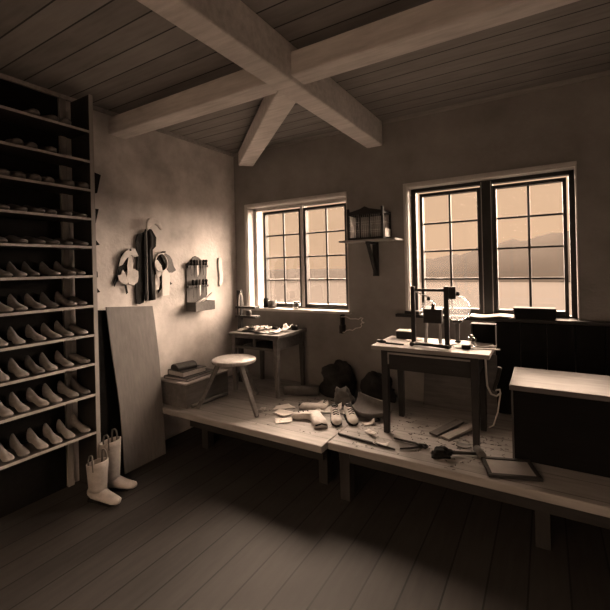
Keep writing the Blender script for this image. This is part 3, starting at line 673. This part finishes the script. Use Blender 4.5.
# strap and pincers hanging on the right side of the table
hs = thing('hanging_strap', 'pale looped strap hanging from the right end of the right table', 'strap', (2.96, -.72, .64))
MB().tube([(0, 0, 0), (.004, -.005, -.12), (.01, -.01, -.22), (.035, -.015, -.275), (.07, -.015, -.285), (.095, -.01, -.262), (.09, 0, -.24), (.06, .004, -.25)], .007, 8).tube([(.095, -.01, -.262), (.075, -.01, -.40), (.045, -.01, -.50), (.015, -.01, -.52)], .005, 8).build('strap', 'leather_pale', hs)
MB().tube([(.05, .0, -.25), (.075, .0, -.17), (.095, .0, -.08)], [.012, .014, .016], 8).build('toggle', 'darkwood', hs)
MB().tube([(-.035, 0, 0), (0, 0, .0)], .004, 6).build('nail', 'iron', hs)

# ------------------------------------------------------------------ right window sill
tag(MB().sheet(-.17, .19, -.09, .08, lambda x, y: .012 + .006 * math.sin(x * 22) + .004 * math.sin(y * 30), 16, 10, .009, M_=Matrix.Rotation(-.02, 4, 'Y')).build('folded_cloth', 'linen', loc=(2.93, -.0, .832)), 'pale folded cloth lying on the right window sill', 'cloth')
bx = thing('sill_box', 'long black lidded box on the right window sill', 'box', (3.26, .0, .8305))
MB().box(-.15, .15, -.055, .055, 0, .065).build('body', 'blackwood', bx, bevel=.003); MB().box(-.155, .155, -.06, .06, .065, .09).build('lid', 'blackwood', bx, bevel=.003)
tag(MB().box(-.07, .07, -.05, .05, 0, .03).build('thin_book', 'book', loc=(2.24, -.012, .8305), bevel=.002), 'thin dark book at the left end of the right window sill', 'book')

# ------------------------------------------------------------------ chest at the right
ch = thing('low_chest', 'low black chest below the right window, its flat top paled for window light', 'chest', (3.72, -.645, 0))
MB().box(-.575, .575, -.245, .25, 0, .462).build('body', 'blackwood', ch, bevel=.004)
MB().box(-.595, .60, -.268, .262, .462, .497).build('lid', 'lid', ch, bevel=.004)  # lid coloured paler than the body to carry the window light
MB().box(-.586, -.576, -.250, -.235, 0, .46).build('corner_strip', 'midwoodz', ch)

# ------------------------------------------------------------------ things on the platform floor
scrap('leather_pad', 1.235, -.81, .0015, .19, .10, .75, 'paper', 'pale leather slip nearest the left table leg, on the platform', .012, group='pale slips on the platform', seed=31)
scrap('leather_pad', 1.31, -.925, .0015, .17, .11, -.1, 'paper', 'pale leather slip, middle one of three on the platform', .012, group='pale slips on the platform', seed=33)
scrap('leather_pad', 1.415, -1.07, .0015, .14, .11, .55, 'paper', 'pale leather slip nearest the platform front edge', .008, group='pale slips on the platform', seed=35)

def boot_upper(loc, rz, s, lab, tilt=0):
    """a soft boot upper lying on its side: L-shaped outline, puffed"""
    r = thing('boot_upper', lab, 'boot', loc, rz, 'pale boot uppers on the platform')
    prof = [(-.22, -.06), (-.20, .07), (-.08, .065), (.03, .06), (.07, .09), (.08, .20), (.11, .235), (.16, .22), (.175, .12), (.165, -.02), (.13, -.075), (0, -.07), (-.12, -.075)]
    def ring(k, z):
        cx, cy = .02, .0
        return [Vector((s * (cx + (p[0] - cx) * k), s * (cy + (p[1] - cy) * k), z * s)) for p in prof]
    m = MB(); m.loft([ring(.96, .002), ring(1, .012), ring(1, .035), ring(.92, .055), ring(.6, .066), ring(.2, .066)])
    m.build('shaft', 'leather_pale', r)
    m = MB(); m.tube([(s * x, s * y, s * z) for x, y, z in ((-.215, -.05, .03), (-.222, .0, .05), (-.20, .06, .03))], .008 * s, 8); m.build('cuff', 'leather_dk', r)
    for k in range(3):
        y = .05 + k * .05; MB().tube([(s * .09, s * y, s * .05), (s * .12, s * (y + .01), s * .074), (s * .155, s * (y + .005), s * .05)], .0045 * s, 6).build('lace', 'leather_dk', r)
boot_upper((1.655, -.93, .001), 2.35, .82, 'pale boot upper lying flat, nearest the three pale slips')
boot_upper((1.50, -.68, .001), .35, .66, 'smaller pale boot upper lying farther back, beside the dark leather roll')
scrap('leather_scrap', 1.66, -.66, .002, .20, .15, .4, 'leather_pale', 'creased pale leather piece between the boot uppers and the pale shoes', .05, .005, seed=41)

def old_shoe(loc, rz, lab):
    r = thing('laced_shoe', lab, 'shoe', loc, rz, 'pair of pale laced shoes on the platform')
    S = [(-.125, .014, .03, .085), (-.118, .030, .016, .105), (-.09, .038, .012, .108), (-.05, .038, .012, .100), (-.01, .037, .012, .090), (.04, .042, .012, .075), (.085, .045, .012, .062), (.12, .036, .012, .052), (.135, .016, .014, .040)]
    m = MB(); rg = []
    for x, hw, z0, z1 in S:
        rg.append([Vector((x, hw * math.cos(2 * PI * k / 16) * (1 - .15 * max(0, math.sin(2 * PI * k / 16))), (z0 + z1) / 2 + (z1 - z0) / 2 * math.sin(2 * PI * k / 16))) for k in range(16)])
    m.loft(rg).build('upper', 'leather_pale', r)
    ov = [(-.13, 0), (-.11, .035), (-.04, .040), (.05, .046), (.10, .042), (.138, .015), (.138, -.015), (.10, -.042), (.05, -.046), (-.04, -.040), (-.11, -.035)]
    MB().prism(ov, 0, .013, 'Z').build('sole', 'leather_dk', r, bevel=.002)
    MB().tube([(-.07 + .042 * math.cos(a), .027 * math.sin(a), .106 - .05 * (.042 * math.cos(a))) for a in [2 * PI * k / 20 for k in range(20)]], .004, 6, True).build('collar', 'leather_dk', r)
    MB().lathe([(.001, .0), (.022, .0), (.024, .003), (.001, .004)], 16, c=(-.07, 0, .1055)).build('opening', 'leather_dk', r)
    for x in (.0, .025, .05):
        z_ = .094 - (x) * .38
        MB().tube([(x, -.024, z_ - .008), (x + .004, 0, z_ + .004), (x, .024, z_ - .008)], .0035, 6).build('lace', 'leather_dk', r)
old_shoe((1.80, -.85, .001), -1.0, 'pale laced shoe, left one of the pair standing on the platform')
old_shoe((1.905, -.78, .001), -.9, 'pale laced shoe, right one of the pair standing on the platform')

# dark heap by the wall
def lump(name, loc, dims, seed, mat, lab, cat='leather', rz=0, fold=.35, parent=None):
    m = MB(); n1, n2 = 22, 28; vs = []
    for i in range(n1 + 1):
        th = PI * i / n1
        for k in range(n2):
            ph = 2 * PI * k / n2; d = Vector((math.sin(th) * math.cos(ph), math.sin(th) * math.sin(ph), math.cos(th)))
            q = 1 + fold * noise.noise(d * 1.6 + Vector((seed * 3.1, 0, 0))) + fold * .5 * abs(noise.noise(d * 4 + Vector((seed, 9, 0))))
            v = Vector((d.x * dims[0] * q, d.y * dims[1] * q, d.z * dims[2] * q)); vs.append(v)
    zmin = -dims[2] * .6
    for v in vs: v.z = max(v.z, zmin) - zmin
    m.add(vs, [(i * n2 + k, (i + 1) * n2 + k, (i + 1) * n2 + (k + 1) % n2, i * n2 + (k + 1) % n2) for i in range(n1) for k in range(n2)], True)
    o = m.build(name, mat, parent, loc=loc, rotz=rz)
    return tag(o, lab, cat) if not parent else o
lump('crumpled_hide', (1.50, -.22, .001), (.19, .12, .19), 1, 'heap', 'tall crumpled black hide heaped against the wall between the tables', fold=.5)
lump('crumpled_hide', (1.93, -.20, .001), (.17, .11, .15), 2, 'heap', 'lower crumpled black hide, right of the tall one by the wall', fold=.5)
lump('crumpled_hide', (1.68, -.45, .001), (.09, .07, .09), 4, 'leather_mid', 'brown crumpled hide in front of the black hides', fold=.5)
m = MB(); pts = [(-.17, -.03, .045), (-.06, 0, .045), (.08, .02, .046), (.18, .03, .048)]
m.tube(pts, [.045, .05, .05, .046], 18).tube([(-.172, -.03, .045), (-.168, -.03, .045)], [.034, .034], 14)
tag(m.build('leather_roll', 'leather_mid', loc=(1.19, -.42, .004), rotz=.3), 'rolled brown leather lying behind the small boot upper', 'leather roll')
# curved sole leather trough in front of the heap
m = MB(); rings = []
for k in range(13):
    q = k / 12; a = -.3 + q * 2.0; cx, cy = .0 + .36 * q, .0 - .10 * math.sin(q * PI * .9)
    R_ = .075 * (.55 + .6 * math.sin(PI * min(1, q * .8 + .15)))
    out = [Vector((cx, cy + R_ * math.cos(b) * 1.5, R_ + R_ * math.sin(b))) for b in [PI * .92 + (PI * 1.02) * j / 10 for j in range(11)]]
    inn = [Vector((cx, cy + (R_ - .007) * math.cos(b) * 1.5, R_ + (R_ - .007) * math.sin(b))) for b in [PI * .92 + (PI * 1.02) * j / 10 for j in range(11)]][::-1]
    rings.append(out + inn)
turn = Matrix.Rotation(.38, 4, 'X'); m.loft(rings); m.v = [turn @ v for v in m.v]; low = min(v.z for v in m.v); m.v = [v - Vector((0, 0, low)) for v in m.v]
tag(m.build('curved_hide', 'leather_mid', loc=(1.83, -.50, .002), rotz=-.05), 'stiff curved brown hide like a trough, left of the right table leg', 'leather')
tag(MB().tube([(0, 0, .008), (.05, .035, .008), (.11, .03, .010), (.15, -.01, .008), (.13, -.05, .008)], [.006, .009, .009, .008, .005], 8).build('iron_hook', 'leather_dk', loc=(1.99, -.66, .001), rotz=-.2), 'short dark curved iron on the platform before the pale trough', 'hook')
tag(MB().tube([(0, 0, .009), (.25, -.01, .011), (.47, -.02, .009)], [.009, .010, .007], 8).build('thin_rod', 'darkwood', loc=(1.95, -1.10, .001), rotz=-.07), 'thin dark rod lying along the platform front edge', 'rod')
pn = thing('iron_pincers', 'open dark pincers lying on the platform left of the right table', 'pincers', (2.46, -1.03, .001), .15)
MB().tube([(-.10, .07, .010), (-.02, .045, .012), (.06, .03, .012), (.10, .0, .012)], [.006, .008, .009, .007], 8).build('handle', 'iron', pn)
MB().tube([(-.03, -.09, .010), (.04, -.06, .011), (.10, -.02, .012), (.11, .02, .012)], [.006, .008, .009, .007], 8).build('handle', 'iron', pn)
MB().lathe([(.001, .0), (.016, .0), (.016, .026), (.001, .028)], 14, c=(.10, 0, 0)).build('rivet', 'iron', pn)
MB().tube([(.10, 0, .012), (.135, .022, .013), (.15, .003, .013)], [.009, .011, .006], 8).build('jaw', 'iron', pn)
MB().tube([(.10, 0, .012), (.135, -.022, .013), (.151, -.003, .013)], [.009, .011, .006], 8).build('jaw', 'iron', pn)
# hammer and dark rag before the table
rg = lump('dark_rag', (2.72, -1.08, .001), (.065, .045, .035), 6, 'leather_dk', 'small dark wadded rag on the platform front, below the right table', 'rag', .4, .5)
h2 = thing('wood_mallet', 'dark mallet lying beside the front right leg of the right table', 'mallet', (2.86, -1.0, .001), .45)
MB().tube([(-.09, 0, .022), (.0, 0, .020), (.07, 0, .018)], [.013, .010, .011], 10).build('handle', 'darkwood', h2)
MB().tube([(.09, -.05, .028), (.09, .05, .028)], [.027, .027], 14).build('head', 'leather_mid', h2)
# boards propped under the table
o = thing('board_offcut', 'pair-edged grey board offcut lying under the right table, left one', 'board', (2.66, -.62, .001), 1.15, 'board offcuts under the right table')
MB().box(-.17, .17, -.035, .035, 0, .016, Matrix.Rotation(-.06, 4, 'Y') @ T(0, 0, .012)).build('plank', 'midwood', o, bevel=.002)
o['label'] = 'grey-brown board offcut under the right table, left one of two'
o = thing('board_offcut', 'grey-brown board offcut under the right table, right one of two', 'board', (2.76, -.65, .001), 1.1, 'board offcuts under the right table')
MB().box(-.17, .17, -.035, .035, 0, .016, Matrix.Rotation(-.06, 4, 'Y') @ T(0, 0, .012)).build('plank', 'palewood', o, bevel=.002)
# framed slate by the chest
sl = thing('framed_slate', 'pale slate in a dark frame lying at the platform front edge before the chest', 'slate', (3.13, -1.06, .001), .32)
MB().box(-.125, .125, -.095, .095, .002, .012).build('slate_sheet', 'slate', sl)
a = MB(); a.box(-.15, .15, .095, .122, 0, .02).box(-.15, .15, -.122, -.095, 0, .02).box(-.15, -.125, -.095, .095, 0, .02).box(.125, .15, -.095, .095, 0, .02)
a.build('wooden_frame', 'darkwood', sl, bevel=.003)
scrap('leather_scrap', 2.82, -.85, .002, .10, .08, .2, 'leather_mid', 'brown leather scrap behind the front right leg of the right table', .02, seed=51)
for k, (x, y, a, b, c, lab) in enumerate([
    (1.78, -.66, .10, .08, .3, 'small pale leather scrap right behind the laced shoes'), (1.58, -.78, .12, .07, 1.2, 'pale leather scrap between the two boot uppers'),
    (2.08, -.80, .09, .05, .6, 'pale leather scrap right of the laced shoes'), (2.16, -.98, .12, .04, 2.6, 'narrow pale leather strip before the left leg of the right table'),
    (1.10, -.95, .06, .05, .2, 'tiny pale leather scrap left of the three slips'), (2.30, -1.12, .10, .05, .1, 'pale leather scrap by the tip of the thin rod')]):
    scrap('leather_scrap', x, y, .002, a, b, c, 'leather_pale', lab, .03, seed=60 + k)
# leather shavings scattered over the boards
m = MB(); r3 = random.Random(9)
for k in range(420):
    u = r3.random()
    x, y = (r3.gauss(2.85, .25), r3.gauss(-.8, .16)) if u < .45 else ((r3.uniform(1.1, 2.9), r3.uniform(-1.28, -.35)) if u < .8 else (r3.gauss(2.1, .2), r3.gauss(-.7, .2)))
    if not (.6 < x < 3.1 and -1.23 < y < -.1): continue
    a = r3.uniform(0, 6.3); L_ = r3.uniform(.006, .028)
    dx, dy = math.cos(a) * L_, math.sin(a) * L_
    m.tube([(x - dx / 2, y - dy / 2, .0035), (x, y, .0035 + r3.uniform(0, .006)), (x + dx / 2, y + dy / 2, .0035)], r3.uniform(.0012, .003), 4)
o = m.build('leather_shavings', 'leather_mid'); o['kind'] = 'stuff'; tag(o, 'brown leather shavings scattered over the platform boards', 'shavings')

# ------------------------------------------------------------------ outdoors
struct(MB().box(-140, 160, 1.2, 160, -3.2, -3.0).build('ground', 'field'))
m = MB(); nx = 160; rows = 7; vs = []
for i in range(nx + 1):
    x = -150 + 310 * i / nx
    top = 6.0 + 4.5 * noise.noise(Vector((x * .018, 3, 0))) + 2.2 * noise.noise(Vector((x * .07, 1, 0))) + .9 * noise.noise(Vector((x * .3, 5, 0)))
    f_ = 1 / (1 + math.exp(-(x + 33) / 6)); top = (top + 1.5 * noise.noise(Vector((x * .8, 7, 0))) + 3.5 * math.exp(-((x - 12) / 22) ** 2)) * (.12 + .88 * f_)
    for j in range(rows):
        q = j / (rows - 1); vs.append(Vector((x, 96 + 40 * q + 3 * noise.noise(Vector((x * .05, q * 3, 2))), -3.1 + (top + 3) * math.sin(q * PI / 2) ** .8 + .6 * noise.noise(Vector((x * .2, q * 8, 4))))))
m.add(vs, [(i * rows + j, (i + 1) * rows + j, (i + 1) * rows + j + 1, i * rows + j + 1) for i in range(nx) for j in range(rows - 1)], True)
struct(m.build('hills', 'hill'))

# ------------------------------------------------------------------ light: an overcast sky, brighter overhead than at the horizon
SOUTH = .13  # sky strength toward the added back window, meant as fill
wd = bpy.data.worlds.new('World'); bpy.context.scene.world = wd; wd.use_nodes = True
N, L = wd.node_tree.nodes, wd.node_tree.links
bg = N['Background']; tc = N.new('ShaderNodeTexCoord'); sp = N.new('ShaderNodeSeparateXYZ'); L.new(tc.outputs['Generated'], sp.inputs[0])
mr = N.new('ShaderNodeMapRange'); mr.interpolation_type = 'SMOOTHSTEP'
mr.inputs[1].default_value = .20; mr.inputs[2].default_value = .55; mr.inputs[3].default_value = .86; mr.inputs[4].default_value = 12.0
L.new(sp.outputs[2], mr.inputs[0])
bg.inputs[0].default_value = (1, .64, .40, 1); 
m3 = N.new('ShaderNodeMapRange'); m3.interpolation_type = 'SMOOTHSTEP'; L.new(sp.outputs[1], m3.inputs[0])
m3.inputs[1].default_value = -.1; m3.inputs[2].default_value = -.6; m3.inputs[3].default_value = 0; m3.inputs[4].default_value = SOUTH
mxx = N.new('ShaderNodeMath'); mxx.operation = 'MAXIMUM'; L.new(mr.outputs[0], mxx.inputs[0]); L.new(m3.outputs[0], mxx.inputs[1]); L.new(mxx.outputs[0], bg.inputs[1])
for nm, (a, b) in (('left window daylight', W1), ('right window daylight', W2)):
    l = bpy.data.lights.new(nm, 'AREA'); l.shape = 'RECTANGLE'; l.size = b - a; l.size_y = ZT - ZS; l.cycles.is_portal = True
    o = bpy.data.objects.new(nm, l); C.objects.link(o); o.location = ((a + b) / 2, WT - .02, (ZS + ZT) / 2); o.rotation_euler = (-PI / 2, 0, 0)

l = bpy.data.lights.new('added back window fill', 'AREA'); l.shape = 'RECTANGLE'; l.size = W3[1] - W3[0]; l.size_y = W3[3] - W3[2]; l.cycles.is_portal = True  # portal of the added fill window
o = bpy.data.objects.new('added back window fill', l); C.objects.link(o); o.location = ((W3[0] + W3[1]) / 2, YB - .25, (W3[2] + W3[3]) / 2); o.rotation_euler = (PI / 2, 0, 0)
def sun(name, d, e, ang, col=(1, .74, .55)):
    l = bpy.data.lights.new(name, 'SUN'); l.energy = e; l.angle = math.radians(ang); l.color = col
    o = bpy.data.objects.new(name, l); C.objects.link(o); o.location = (2, 4, 6)
    o.rotation_euler = Vector(d).to_track_quat('-Z', 'Y').to_euler()
sun('veiled sun', (-.62, -.62, -.36), 34, 110)
sun('low bright sky', (-.85, -.50, -.20), 62, 80)
sun('bright cloud', (.50, -.70, -.50), 68, 50)

# ------------------------------------------------------------------ camera
cd = bpy.data.cameras.new('camera'); cam = bpy.data.objects.new('camera', cd); C.objects.link(cam)
cd.sensor_width = 36; cd.lens = 397 / 610 * 36; cd.shift_x = 1 / 610; cd.shift_y = -37 / 610; cd.clip_start = .02; cd.clip_end = 500
cam.matrix_world = T(3.346, -3.85, 1.30) @ Rz(math.radians(31.3)) @ Matrix.Rotation(PI / 2, 4, 'X') @ Rz(math.radians(-1.376))
S = bpy.context.scene; S.camera = cam
S.view_settings.view_transform = 'Standard'; S.view_settings.look = 'None'; S.view_settings.exposure = 0; S.view_settings.gamma = 1
S.cycles.max_bounces = 12; S.cycles.diffuse_bounces = 8; S.cycles.transparent_max_bounces = 12
for o in list(C.objects):
    if o.parent is None: o.location.z += FL
